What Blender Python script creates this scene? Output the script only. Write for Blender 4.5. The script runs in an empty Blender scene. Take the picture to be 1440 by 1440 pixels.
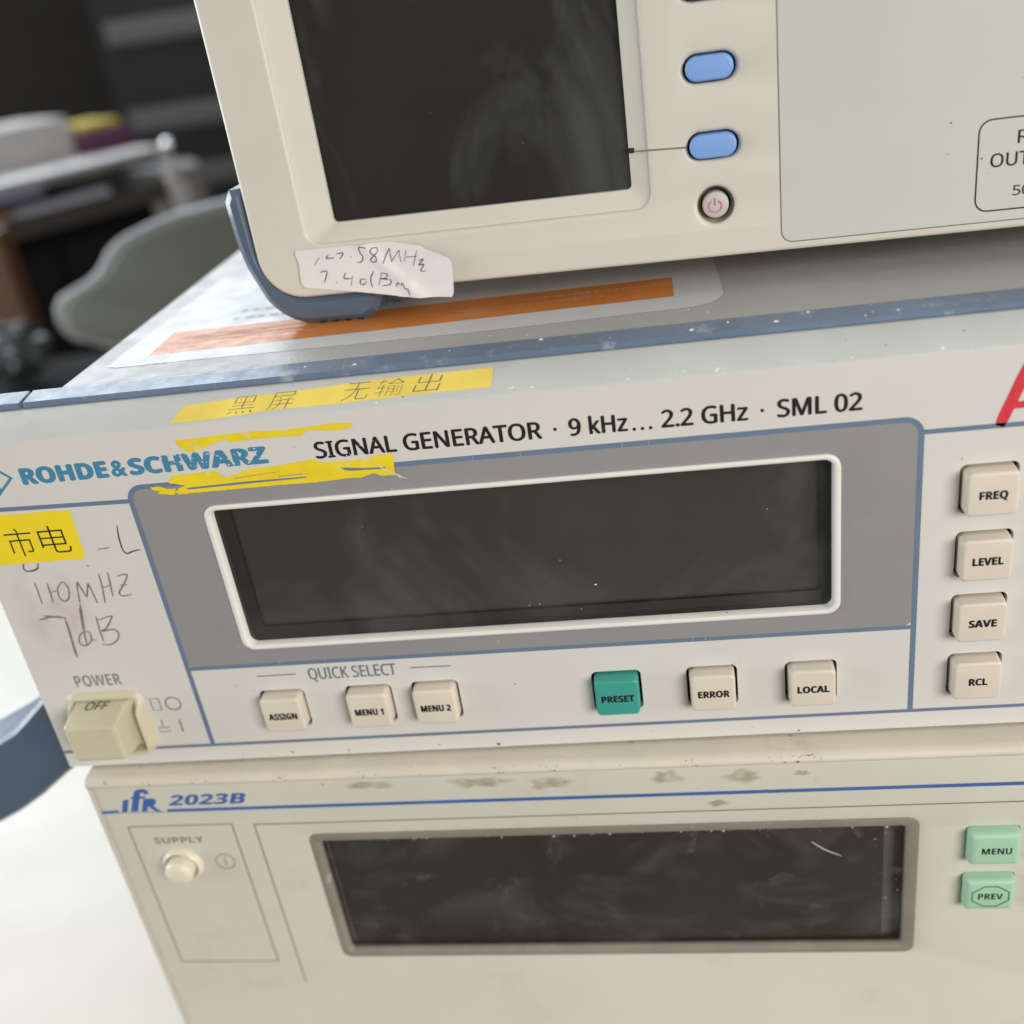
import bpy, bmesh, math, random
from mathutils import Vector, Matrix, noise as mnoise
R = math.radians
random.seed(7)
S = 0.001                      # every number below is in millimetres
sc = bpy.context.scene
col = sc.collection

# ------------------------------------------------------------------ camera, light, exposure
cam = bpy.data.cameras.new('camera'); camo = bpy.data.objects.new('camera', cam); col.objects.link(camo)
cam.sensor_width = 36; cam.lens = 37.083
cam.clip_start = 0.01; cam.clip_end = 30
right = Vector((0.986271, 0.092593, -0.136731)); down = Vector((-0.078597, -0.464982, -0.881824)); fwd = Vector((-0.145228, 0.880465, -0.451321))
M3 = Matrix((right, -down, -fwd)).transposed()
camo.matrix_world = Matrix.Translation(Vector((140.2, -180, 149.2))*S) @ M3.to_4x4()
cam.dof.use_dof = True; cam.dof.focus_distance = 0.207; cam.dof.aperture_fstop = 9.5; cam.dof.aperture_blades = 0
sc.camera = camo
sc.view_settings.view_transform = 'Standard'; sc.view_settings.look = 'None'
sc.view_settings.exposure = 0.05; sc.view_settings.gamma = 1.0; sc.view_settings.use_curve_mapping = False
sc.cycles.use_denoising = True; sc.cycles.max_bounces = 8

world = bpy.data.worlds.new('World'); sc.world = world; world.use_nodes = True
bg = world.node_tree.nodes['Background']; bg.inputs['Color'].default_value = (1.0, 0.97, 0.92, 1); bg.inputs['Strength'].default_value = 0.30

def area(name, loc, target, sx, sy, power, color):
    l = bpy.data.lights.new(name, 'AREA'); l.shape = 'RECTANGLE'; l.size = sx*S; l.size_y = sy*S; l.energy = power; l.color = color
    o = bpy.data.objects.new(name, l); col.objects.link(o); o.location = Vector(loc)*S
    o.rotation_euler = (Vector(target)-Vector(loc)).to_track_quat('-Z', 'Y').to_euler()
    return o
area('window_light_rear', (-900, 1230, 840), (60, 60, 60), 1300, 1200, 22, (0.84, 0.92, 1.0))
area('window_light_left', (-1500, 230, 300), (60, 200, 60), 1500, 900, 36, (0.88, 0.94, 1.0))
area('fill_light_right', (1100, -1100, 420), (190, 0, 40), 900, 700, 22, (1.0, 0.97, 0.92))  # added fill for bounce from the right, no window there

# ------------------------------------------------------------------ materials
def lin(r, g, b):
    f = lambda c: ((c/255+0.055)/1.055)**2.4 if c > 10 else c/255/12.92
    return (f(r), f(g), f(b))
def mat(name, color, rough=0.5, metal=0.0, var=0.06, vscale=60, bump=0.0, bscale=1500, spots=(), spec=0.5, coat=0.0, roughvar=0.1):
    """Principled paint or plastic: uneven tone, fine grain, then stains and specks with a shape of their own.
    spots: (colour, scale per metre, low, high, strength)"""
    m = bpy.data.materials.new(name); m.use_nodes = True; nt = m.node_tree; N = nt.nodes; L = nt.links
    b = N['Principled BSDF']; b.inputs['Metallic'].default_value = metal; b.inputs['Specular IOR Level'].default_value = spec
    b.inputs['Coat Weight'].default_value = coat
    tc = N.new('ShaderNodeTexCoord')
    def nz(scale, detail=4, rough_=0.6, off=0):
        mp = N.new('ShaderNodeMapping'); mp.inputs['Location'].default_value = (off*0.37, off*0.21, off*0.53); L.new(tc.outputs['Object'], mp.inputs['Vector'])
        n = N.new('ShaderNodeTexNoise'); n.inputs['Scale'].default_value = scale; n.inputs['Detail'].default_value = detail; n.inputs['Roughness'].default_value = rough_
        L.new(mp.outputs['Vector'], n.inputs['Vector']); return n.outputs['Fac']
    def ramp(fac, a, z, ca, cz):
        r = N.new('ShaderNodeMapRange'); r.inputs['From Min'].default_value = a; r.inputs['From Max'].default_value = z
        r.inputs['To Min'].default_value = ca; r.inputs['To Max'].default_value = cz; r.clamp = True
        L.new(fac, r.inputs['Value']); return r.outputs['Result']
    base = N.new('ShaderNodeMix'); base.data_type = 'RGBA'
    base.inputs['A'].default_value = (*[c*(1-var) for c in color], 1); base.inputs['B'].default_value = (*[min(1, c*(1+var)) for c in color], 1)
    L.new(ramp(nz(vscale), 0.3, 0.7, 0, 1), base.inputs['Factor']); cur = base.outputs['Result']
    for i, (sc_, s, lo, hi, k) in enumerate(spots):
        mx = N.new('ShaderNodeMix'); mx.data_type = 'RGBA'; mx.inputs['B'].default_value = (*sc_, 1)
        L.new(ramp(nz(s, 5, 0.65, i+1), lo, hi, 0, k), mx.inputs['Factor']); L.new(cur, mx.inputs['A']); cur = mx.outputs['Result']
    L.new(cur, b.inputs['Base Color'])
    L.new(ramp(nz(vscale*4, 3, 0.6, 9), 0.3, 0.7, max(0.02, rough-roughvar), min(1, rough+roughvar)), b.inputs['Roughness'])
    if bump:
        bp = N.new('ShaderNodeBump'); bp.inputs['Strength'].default_value = bump; bp.inputs['Distance'].default_value = 0.0002
        L.new(nz(bscale, 3, 0.7, 4), bp.inputs['Height']); L.new(bp.outputs['Normal'], b.inputs['Normal'])
    return m
DIRT = (0.12, 0.10, 0.07)
M = {}
M['panel'] = mat('warm white panel paint', (0.655, 0.63, 0.592), 0.45, var=0.02, vscale=25, bump=0.05, bscale=2500, spots=[((0.40, 0.35, 0.28), 55, 0.66, 0.78, 0.22), ((0.16, 0.13, 0.1), 420, 0.76, 0.79, 0.5)])
M['bevel'] = mat('worn grey bevel paint', (0.56, 0.57, 0.555), 0.38, var=0.05, vscale=40, bump=0.1, bscale=1800, spots=[((0.36, 0.34, 0.30), 140, 0.64, 0.74, 0.4), ((0.75, 0.76, 0.76), 380, 0.76, 0.79, 0.5), ((0.10, 0.09, 0.08), 300, 0.75, 0.77, 0.8)])
M['grey'] = mat('grey printed field', (0.272, 0.266, 0.27), 0.5, var=0.03, vscale=30, bump=0.04, bscale=2500, spots=[((0.42, 0.41, 0.38), 200, 0.74, 0.78, 0.4)])
M['slate'] = mat('slate blue print', (0.135, 0.19, 0.275), 0.5, var=0.05, vscale=80)
M['strip'] = mat('scuffed slate blue trim', (0.125, 0.18, 0.262), 0.36, spec=0.9, var=0.10, vscale=60, bump=0.035, bscale=1500, spots=[((0.36, 0.40, 0.43), 190, 0.58, 0.72, 0.7), ((0.60, 0.62, 0.63), 420, 0.77, 0.80, 0.5)])
M['bumper'] = mat('slate blue rubber', (0.072, 0.108, 0.158), 0.40, spec=0.8, var=0.06, vscale=50, bump=0.06, bscale=2200)
M['top'] = mat('textured grey metal lid', (0.35, 0.34, 0.325), 0.46, spec=0.8, var=0.06, vscale=40, bump=0.55, bscale=1700, spots=[((0.55, 0.52, 0.46), 90, 0.66, 0.78, 0.5), ((0.78, 0.76, 0.72), 420, 0.74, 0.76, 0.7)])
M['dark'] = mat('black plastic', (0.018, 0.017, 0.016), 0.45, var=0.1, vscale=50)
M['lcd'] = mat('unlit grey display', (0.063, 0.060, 0.055), 0.5, var=0.10, vscale=14, roughvar=0.05)
M['rim'] = mat('pale window rim', (0.76, 0.745, 0.70), 0.4, var=0.03)
M['key'] = mat('ivory keycap plastic', (0.69, 0.62, 0.51), 0.42, var=0.04, vscale=90, bump=0.05, bscale=2500, spots=[((0.48, 0.40, 0.29), 110, 0.60, 0.78, 0.30), ((0.2, 0.16, 0.11), 420, 0.74, 0.78, 0.4)])
M['preset'] = mat('teal keycap plastic', (0.045, 0.33, 0.27), 0.42, var=0.04, vscale=90, bump=0.05, bscale=2500)
M['mint'] = mat('mint keycap plastic', (0.37, 0.60, 0.42), 0.42, var=0.04, vscale=90)
M['switch'] = mat('yellowed switch plastic', (0.58, 0.53, 0.375), 0.42, var=0.05, vscale=70, bump=0.06, bscale=1800, spots=[((0.25, 0.2, 0.13), 130, 0.66, 0.76, 0.4)])
M['ink'] = mat('black print', (0.014, 0.013, 0.014), 0.6, spec=0.25, var=0.15, vscale=300)
M['greyink'] = mat('grey blue print', (0.155, 0.19, 0.22), 0.5, var=0.1, vscale=200)
M['bluelogo'] = mat('cyan blue logo print', (0.055, 0.225, 0.37), 0.5, var=0.05, vscale=200)
M['thinink'] = mat('thin dark print', (0.13, 0.125, 0.12), 0.5)
M['pen'] = mat('pencil grey handwriting', (0.19, 0.18, 0.18), 0.5, var=0.3, vscale=400)
M['penblack'] = mat('black pen handwriting', (0.06, 0.055, 0.06), 0.5, var=0.2, vscale=400)
M['penblue'] = mat('blue black pen', (0.085, 0.08, 0.13), 0.5, var=0.3, vscale=400)
M['yellow'] = mat('bright yellow label paper', (0.86, 0.66, 0.015), 0.5, var=0.03, vscale=60, bump=0.05, bscale=1500)
M['tape'] = mat('pale yellow glossy tape', (0.86, 0.67, 0.13), 0.3, var=0.12, vscale=70, bump=0.15, bscale=300)
M['torn'] = mat('torn yellow paper', (0.82, 0.62, 0.015), 0.55, var=0.08, vscale=150, bump=0.3, bscale=700, spots=[((0.74, 0.66, 0.36), 240, 0.60, 0.68, 0.6)])
M['glue'] = mat('dried glue residue', (0.66, 0.58, 0.34), 0.5, var=0.1, vscale=200, bump=0.3, bscale=900)
M['red'] = mat('red marker ink', (0.62, 0.035, 0.05), 0.45, var=0.18, vscale=150)
M['cream'] = mat('cream front plastic', (0.61, 0.58, 0.50), 0.42, var=0.03, vscale=20, bump=0.05, bscale=2000, spots=[((0.45, 0.40, 0.3), 60, 0.66, 0.8, 0.2)])
M['overlay'] = mat('grey green overlay', (0.53, 0.535, 0.50), 0.45, var=0.03, vscale=25, bump=0.03, spots=[((0.30, 0.29, 0.24), 110, 0.70, 0.78, 0.5)])
M['bluekey'] = mat('pale blue key', (0.20, 0.36, 0.72), 0.45, var=0.03, vscale=100)
M['well'] = mat('grey key well', (0.20, 0.18, 0.15), 0.5)
M['power'] = mat('grey power button', (0.50, 0.48, 0.46), 0.45)
M['pinkink'] = mat('red power symbol print', (0.75, 0.20, 0.18), 0.5)
M['paper'] = mat('wrinkled white sticker paper', (0.72, 0.67, 0.66), 0.6, var=0.04, vscale=90, bump=0.2, bscale=250, spots=[((0.60, 0.50, 0.40), 70, 0.60, 0.75, 0.35)])
M['ifr'] = mat('aged beige paint', (0.63, 0.61, 0.515), 0.45, var=0.05, vscale=14, bump=0.05, bscale=2000, spots=[((0.48, 0.42, 0.29), 60, 0.58, 0.76, 0.35), ((0.25, 0.21, 0.15), 260, 0.74, 0.78, 0.5)])
M['ifrframe'] = mat('stained ivory frame', (0.65, 0.595, 0.49), 0.45, var=0.06, vscale=60, bump=0.1, bscale=1200, spots=[((0.16, 0.13, 0.09), 170, 0.68, 0.73, 0.7), ((0.35, 0.29, 0.2), 60, 0.6, 0.75, 0.4)])
M['ifrblue'] = mat('royal blue print', (0.055, 0.125, 0.37), 0.5, var=0.1, vscale=200)
M['ifrline'] = mat('brown grey print', (0.20, 0.185, 0.155), 0.5, var=0.1, vscale=200)
M['ifrbezel'] = mat('dusty taupe bezel', (0.235, 0.21, 0.17), 0.5, var=0.12, vscale=80, bump=0.15, spots=[((0.5, 0.46, 0.38), 220, 0.64, 0.70, 0.5)])
M['ivory'] = mat('ivory button plastic', (0.76, 0.70, 0.56), 0.35, var=0.03)
M['labelwhite'] = mat('glossy white label', (0.60, 0.61, 0.60), 0.38, spec=0.28, var=0.03, vscale=40, spots=[((0.40, 0.39, 0.37), 120, 0.68, 0.76, 0.4)])
M['orange'] = mat('orange print', (0.62, 0.215, 0.045), 0.38, spec=0.28, var=0.10, vscale=60, spots=[((0.72, 0.38, 0.20), 130, 0.56, 0.72, 0.45)])
M['table'] = mat('white laminate', (0.56, 0.53, 0.47), 0.4, var=0.03, vscale=8, spots=[((0.42, 0.38, 0.31), 14, 0.55, 0.75, 0.25), ((0.25, 0.22, 0.18), 160, 0.72, 0.77, 0.5)])
M['fleck'] = mat('white paint fleck', (0.82, 0.81, 0.78), 0.5)
M['speck'] = mat('dark dirt speck', (0.06, 0.05, 0.045), 0.6)

def glass_mat(name, tint, rough, smear_haze=None):
    m = bpy.data.materials.new(name); m.use_nodes = True; nt = m.node_tree; N = nt.nodes; L = nt.links
    N.remove(N['Principled BSDF']); out = N['Material Output']
    tr = N.new('ShaderNodeBsdfTransparent'); tr.inputs['Color'].default_value = (*tint, 1)
    gl = N.new('ShaderNodeBsdfGlossy'); gl.inputs['Roughness'].default_value = rough
    fr = N.new('ShaderNodeFresnel'); fr.inputs['IOR'].default_value = 1.5
    mx = N.new('ShaderNodeMixShader'); geo = N.new('ShaderNodeNewGeometry'); fb = N.new('ShaderNodeMath'); fb.operation = 'SUBTRACT'; fb.use_clamp = True; L.new(fr.outputs[0], fb.inputs[0]); L.new(geo.outputs['Backfacing'], fb.inputs[1]); L.new(fb.outputs[0], mx.inputs[0]); L.new(tr.outputs[0], mx.inputs[1]); L.new(gl.outputs[0], mx.inputs[2])
    last = mx
    if smear_haze:
        tc = N.new('ShaderNodeTexCoord')
        d = N.new('ShaderNodeBsdfDiffuse'); d.inputs['Color'].default_value = (*smear_haze[0], 1)
        for k, (scale, lo, hi, st, sx) in enumerate(smear_haze[1:]):
            mp = N.new('ShaderNodeMapping'); mp.inputs['Scale'].default_value = sx; mp.inputs['Location'].default_value = (k*.31, 0, k*.17); L.new(tc.outputs['Object'], mp.inputs['Vector'])
            n = N.new('ShaderNodeTexNoise'); n.inputs['Scale'].default_value = scale; n.inputs['Detail'].default_value = 6; n.inputs['Roughness'].default_value = 0.65; n.inputs['Distortion'].default_value = 0.6
            L.new(mp.outputs['Vector'], n.inputs['Vector'])
            r = N.new('ShaderNodeMapRange'); r.inputs['From Min'].default_value = lo; r.inputs['From Max'].default_value = hi; r.inputs['To Max'].default_value = st; L.new(n.outputs['Fac'], r.inputs['Value'])
            m2 = N.new('ShaderNodeMixShader'); L.new(r.outputs['Result'], m2.inputs[0]); L.new(last.outputs[0], m2.inputs[1]); L.new(d.outputs[0], m2.inputs[2]); last = m2
    L.new(last.outputs[0], out.inputs['Surface'])
    return m
M['glass'] = glass_mat('clear window pane', (0.92, 0.92, 0.90), 0.08, [(0.5, 0.5, 0.5), (20, 0.50, 0.72, 0.05, (1, 1, 1)), (500, 0.74, 0.77, 0.25, (1, 1, 1))])  # broad smear also paints a hazy reflection over the display
M['glass_upper'] = glass_mat('dark pane with smeared reflections', (0.9, 0.9, 0.9), 0.06, [(0.55, 0.56, 0.55), (30, 0.52, 0.78, 0.06, (1, 1, .6)), (420, 0.73, 0.76, 0.3, (1, 1, 1))])  # broad smear paints blotchy reflections into the screen pane
M['glass_lower'] = glass_mat('scratched dusty pane', (0.9, 0.9, 0.9), 0.12, [(0.55, 0.55, 0.56), (45, 0.50, 0.80, 0.05, (1, 1, 1.6)), (130, 0.62, 0.78, 0.10, (1, 1, 1)), (420, 0.71, 0.75, 0.3, (1, 1, 1))])

# ------------------------------------------------------------------ mesh helpers (x right, y away from the viewer, z up; a face at y=yf looks towards -y)
class MB:
    def __init__(s): s.v = []; s.f = []
    def add(s, vs, fs):
        o = len(s.v); s.v += [tuple(p) for p in vs]; s.f += [tuple(i+o for i in f) for f in fs]; return s
    def box(s, x0, x1, y0, y1, z0, z1):
        vs = [(x, y, z) for z in (z0, z1) for y in (y0, y1) for x in (x0, x1)]
        return s.add(vs, [(0, 2, 3, 1), (4, 5, 7, 6), (0, 1, 5, 4), (2, 6, 7, 3), (0, 4, 6, 2), (1, 3, 7, 5)])
    def loft(s, rings, cap0=False, cap1=False, closed=False):
        n = len(rings[0]); vs = [p for r in rings for p in r]; fs = []
        pairs = [(k, k+1) for k in range(len(rings)-1)] + ([(len(rings)-1, 0)] if closed else [])
        for a, b in pairs:
            for i in range(n): j = (i+1) % n; fs.append((a*n+i, a*n+j, b*n+j, b*n+i))
        if cap0: fs.append(tuple(range(n-1, -1, -1)))
        if cap1: fs.append(tuple((len(rings)-1)*n+i for i in range(n)))
        return s.add(vs, fs)
    def prism(s, prof, x0, x1):          # closed (y, z) profile drawn out along x
        return s.loft([[(x0, y, z) for y, z in prof], [(x1, y, z) for y, z in prof]], True, True)
    def poly(s, pts, y):                 # flat outline facing -y
        return s.add([(a, y, b) for a, b in pts], [tuple(range(len(pts)))])
    def build(s, name, material, parent=None, shift=(0, 0, 0), smooth=40, bevel=0, segs=2, fix=True):
        me = bpy.data.meshes.new(name)
        me.from_pydata([((x+shift[0])*S, (y+shift[1])*S, (z+shift[2])*S) for x, y, z in s.v], [], s.f)
        bm = bmesh.new(); bm.from_mesh(me)
        bmesh.ops.remove_doubles(bm, verts=bm.verts, dist=1e-6)
        if fix: bmesh.ops.recalc_face_normals(bm, faces=bm.faces)
        if bevel:
            ed = [e for e in bm.edges if len(e.link_faces) == 2 and e.calc_face_angle(0) > R(35)]
            bmesh.ops.bevel(bm, geom=ed, offset=bevel*S, segments=segs, profile=0.5, affect='EDGES', clamp_overlap=True)
        bm.to_mesh(me); bm.free()
        me.shade_smooth(); me.set_sharp_from_angle(angle=R(smooth))
        me.materials.append(M[material] if isinstance(material, str) else material)
        o = bpy.data.objects.new(name, me); col.objects.link(o)
        if parent: o.parent = parent
        return o

def rr(x0, x1, z0, z1, r=1.0, n=6):      # rounded rectangle outline, anticlockwise seen from the front
    out = []
    for cx, cz, a in ((x1-r, z0+r, -90), (x1-r, z1-r, 0), (x0+r, z1-r, 90), (x0+r, z0+r, 180)):
        for k in range(n+1):
            t = R(a+90*k/n); out.append((cx+r*math.cos(t), cz+r*math.sin(t)))
    return out
def ell(cx, cz, rx, rz, n=40): return [(cx+rx*math.cos(2*math.pi*k/n), cz+rz*math.sin(2*math.pi*k/n)) for k in range(n)]
def ring(pts, y): return [(a, y, b) for a, b in pts]
def curve_mesh(cu):
    o = bpy.data.objects.new('tmp', cu); col.objects.link(o); bpy.context.view_layer.update()
    me = bpy.data.meshes.new_from_object(o.evaluated_get(bpy.context.evaluated_depsgraph_get()))
    vs = [tuple(v.co) for v in me.vertices]; fs = [tuple(p.vertices) for p in me.polygons]
    bpy.data.objects.remove(o); bpy.data.curves.remove(cu); bpy.data.meshes.remove(me)
    return vs, fs
def plate(mb, outer, holes=(), yf=0.0, t=2.0, b=0.0, br=2):   # sheet with openings, front face at yf, thickness t, rolled edges b
    cu = bpy.data.curves.new('tmp', 'CURVE'); cu.dimensions = '2D'; cu.fill_mode = 'BOTH'
    cu.extrude = max(1e-4, t/2-b); cu.bevel_depth = b; cu.bevel_resolution = br; cu.offset = -b
    for pts in [outer]+list(holes):
        sp = cu.splines.new('POLY'); sp.points.add(len(pts)-1); sp.use_cyclic_u = True
        for p, q in zip(sp.points, pts): p.co = (q[0], q[1], 0, 1)
    vs, fs = curve_mesh(cu)
    zt = max(v[2] for v in vs)
    return mb.add([(x, yf+zt-z, y) for x, y, z in vs], fs)
def styled(body, style):                  # the sans lettering of the mathematical alphabet: b bold, s regular, i bold italic
    U, l, d = {'b': (0x1D5D4, 0x1D5EE, 0x1D7EC), 's': (0x1D5A0, 0x1D5BA, 0x1D7E2), 'i': (0x1D63C, 0x1D656, 0x1D7EC)}[style]
    return ''.join(chr(U+ord(c)-65) if 'A' <= c <= 'Z' else chr(l+ord(c)-97) if 'a' <= c <= 'z' else chr(d+ord(c)-48) if '0' <= c <= '9' else c for c in body)
def text(mb, body, x0, x1, z0, z1, y=-0.03, bold=0.0, shear=0.0, tr=None, cap=True, style=None):   # lettering fitted to a box on the face
    cu = bpy.data.curves.new('tmp', 'FONT'); cu.body = styled(body, style) if style else body; cu.size = 1; cu.offset = min(0, bold); cu.shear = shear; cu.resolution_u = 4
    vs, fs = curve_mesh(cu)
    xs = [v[0] for v in vs]; a, c = min(xs), max(xs)
    if cap: lo, hi = 0.0, (0.714 if style else 0.69)
    else: ys = [v[1] for v in vs]; lo, hi = min(ys), max(ys)
    k = bold*(z1-z0)*1.1 if bold > 0 else 0       # heavier letters: the same outline printed again a hair to each side
    for n, (dx, dz) in enumerate(((0, 0), (-k, 0), (k, 0), (0, k*.6), (0, -k*.6)) if k else ((0, 0),)):
        pts = [(x0+k+dx+(x-a)/(c-a)*(x1-x0-2*k), z0+k*.6+dz+(yy-lo)/(hi-lo)*(z1-z0-1.2*k)) for x, yy, _ in vs]
        mb.add([(p[0], y-.0015*n, p[1]) for p in pts] if tr is None else [tr(*p) for p in pts], fs)
    return mb
def stroke(mb, pts, w=0.3, y=-0.03, taper=0.5, jit=0.0, tr=None):     # one pen stroke: smoothed ribbon
    P = [Vector(p) for p in pts]
    if len(P) > 2:
        Q = []
        for i in range(len(P)-1):
            p0, p1, p2, p3 = P[max(i-1, 0)], P[i], P[i+1], P[min(i+2, len(P)-1)]
            for k in range(6):
                t = k/6; Q.append(0.5*((2*p1)+(p2-p0)*t+(2*p0-5*p1+4*p2-p3)*t*t+(3*p1-p0-3*p2+p3)*t**3))
        Q.append(P[-1]); P = Q
    n = len(P); L, Rr = [], []
    for i, p in enumerate(P):
        d = (P[min(i+1, n-1)]-P[max(i-1, 0)]); d = d.normalized() if d.length > 1e-6 else Vector((1, 0)); nrm = Vector((-d.y, d.x))
        e = min(i, n-1-i)/max(1, (n-1)/2); ww = w/2*(taper+(1-taper)*min(1, e*2.5))*(1+random.uniform(-jit, jit))
        L.append(p+nrm*ww); Rr.append(p-nrm*ww)
    vs = [((q.x, y, q.y) if tr is None else tr(q.x, q.y)) for q in L+Rr]
    return mb.add(vs, [(i, n+i, n+i+1, i+1) for i in range(n-1)])
def bar(mb, pts, w, y=-0.02): # straight printed line with mitred corners
    P = [Vector(p) for p in pts]; n = len(P); L, Q = [], []
    for i in range(n):
        d1 = (P[i]-P[i-1]).normalized() if i else (P[1]-P[0]).normalized(); d2 = (P[i+1]-P[i]).normalized() if i < n-1 else d1
        n1 = Vector((-d1.y, d1.x)); n2 = Vector((-d2.y, d2.x)); m = (n1+n2).normalized(); k = w/2/max(0.3, m.dot(n1))
        L.append(P[i]+m*k); Q.append(P[i]-m*k)
    return mb.add([(q.x, y, q.y) for q in L+Q], [(i, n+i, n+i+1, i+1) for i in range(n-1)])
def loopbar(mb, pts, w, y=-0.02):
    n = len(pts); P = [Vector(p) for p in pts]; L, Q = [], []
    for i in range(n):
        d = (P[(i+1) % n]-P[i-1]).normalized(); m = Vector((-d.y, d.x)); L.append(P[i]+m*w/2); Q.append(P[i]-m*w/2)
    return mb.add([(q.x, y, q.y) for q in L+Q], [(i, n+i, n+(i+1) % n, (i+1) % n) for i in range(n)])
def cap(mb, cx, cz, w, h, d, r=1.0, bev=0.5, taper=0.25, depth=3.0, n=6):  # moulded keycap standing d proud of the face
    rg = []
    for y, g in ((depth, -taper), (-(d-bev), 0)): rg.append(ring(rr(cx-w/2+g, cx+w/2-g, cz-h/2+g, cz+h/2-g, max(.15, r-g), n), y))
    for k in range(1, 5):
        t = math.pi/2*k/4; g = bev*(1-math.cos(t)); y = -(d-bev)-bev*math.sin(t)
        rg.append(ring(rr(cx-w/2+g, cx+w/2-g, cz-h/2+g, cz+h/2-g, max(.12, r-g), n), y))
    return mb.loft(rg, True, True)
def specks(mb, n, region, smin, smax, y=-0.015, tr=None):
    x0, x1, z0, z1 = region
    for _ in range(n):
        cx, cz = random.uniform(x0, x1), random.uniform(z0, z1); s = smin+(smax-smin)*random.random()**3; a0 = random.random()*6; st = random.uniform(.5, 1)
        pts = [(cx+s*random.uniform(.5, 1)*math.cos(a0+k*6.283/7), cz+st*s*random.uniform(.5, 1)*math.sin(a0+k*6.283/7)) for k in range(7)]
        mb.add([((a, y, b) if tr is None else tr(a, b)) for a, b in pts], [tuple(range(7))])
    return mb
def empty(name, label, cat, loc, rz=0, group=None):
    o = bpy.data.objects.new(name, None); o.empty_display_size = 0.02; col.objects.link(o); o.location = Vector(loc)*S; o.rotation_euler.z = R(rz)
    o['label'] = label; o['category'] = cat
    if group: o['group'] = group
    return o
def tag(o, label, cat=None, kind=None):
    if label: o['label'] = label
    if cat: o['category'] = cat
    if kind: o['kind'] = kind
    return o

# ================================================================== setting
TABLE_Z, FLOOR_Z = -125, -800
tag(MB().box(-4000, 4000, -3000, 3200, FLOOR_Z-50, FLOOR_Z).build('floor', mat('dark workshop floor', (0.10, 0.10, 0.095), 0.6, vscale=4)), None, kind='structure')
w_ = MB().box(-4000, 4000, 3200, 3300, FLOOR_Z, 2000).build('wall', mat('dim workshop wall', (0.06, 0.058, 0.056), 0.8, vscale=3)); tag(w_, 'dim grey workshop wall far behind the benches', 'wall')

tb = empty('work_table', 'white laminate table under the stack of instruments', 'table', (100, 180, FLOOR_Z))
MB().box(-420, 900, -215, 320, TABLE_Z-25-FLOOR_Z, TABLE_Z-FLOOR_Z).build('table_top', 'table', tb, bevel=2)
for x in (-400, 880):
    for y in (-195, 300): MB().box(x-20, x+20, y-18, y+18, 0, TABLE_Z-25.5-FLOOR_Z).build('leg', 'rim', tb, bevel=2)

# ================================================================== the middle instrument (signal generator)
sg = empty('signal_generator', 'white signal generator with blue trim and yellow labels in the middle of the stack', 'signal generator', (0, 0, 0))
W = 330
lid = MB().prism([(12.1, 2), (12.1, 87.2), (352, 87.2), (352, 2)], 20, W-20).build('case', 'top', sg, bevel=0.8)
plate(MB(), [(-2.3, -0.6), (W, -0.6), (W, 80), (-2.3, 80)], [rr(47, 174, 27, 65.5, 2)]+[rr(x-5.6, x+5.6, z-5.6, z+5.6, 1) for x, z in ((53.9, 12.9), (73.4, 12.9), (88.1, 13.0), (126.9, 12.9), (146.6, 12.8), (166.5, 12.7), (198.5, 54.1), (198.4, 40.2), (198.3, 26.3), (198.3, 12.4))], 2.02, 6.8).build('front_frame', 'panel', sg)
# front panel: flat sheet with openings, rolled into the slanted upper bevel
KEYS = [('ASSIGN', 53.9, 12.9), ('MENU1', 73.4, 12.9), ('MENU2', 88.1, 13.0), ('PRESET', 126.9, 12.9), ('ERROR', 146.6, 12.8), ('LOCAL', 166.5, 12.7),
        ('FREQ', 198.5, 54.1), ('LEVEL', 198.4, 40.2), ('SAVE', 198.3, 26.3), ('RCL', 198.3, 12.4)]
holes = [rr(x-5.2, x+5.2, z-4.95, z+5.1, 1.3) for _, x, z in KEYS]
win = rr(49.0, 171.9, 29.4, 63.3, 2.3)
front = plate(MB(), [(-2.3, -0.6), (W, -0.6), (W, 81.0), (-2.3, 81.0)], holes+[win], 0.0, 2.0, 0.0)
front.build('front_panel', 'panel', sg, smooth=30)
fp = [c for c in sg.children if c.name.startswith('front_panel')][0]
MB().prism([(0.0, 81.0), (0.1, 81.22), (0.4, 81.5), (5.9, 85.25), (6.6, 85.25), (8.8, 85.25), (8.8, 81.0)], -2.3, W).build('panel_bevel', 'bevel', sg)
MB().prism([(6.95, 85.35), (6.8, 85.6), (6.82, 86.3), (7.1, 86.6), (11.3, 87.2), (11.7, 87.3), (12, 87.28), (12, 85.35)], 14.6, W).build('trim_strip', 'strip', sg, smooth=25)
MB().prism([(6.95, 85.35), (6.8, 85.6), (6.82, 86.3), (7.1, 86.6), (11.3, 87.2), (11.7, 87.3), (12, 87.28), (12, 80), (9.0, 80), (9.0, 85.35)], -4.5, 13.7).build('corner_trim', 'strip', sg, smooth=25)
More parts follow.
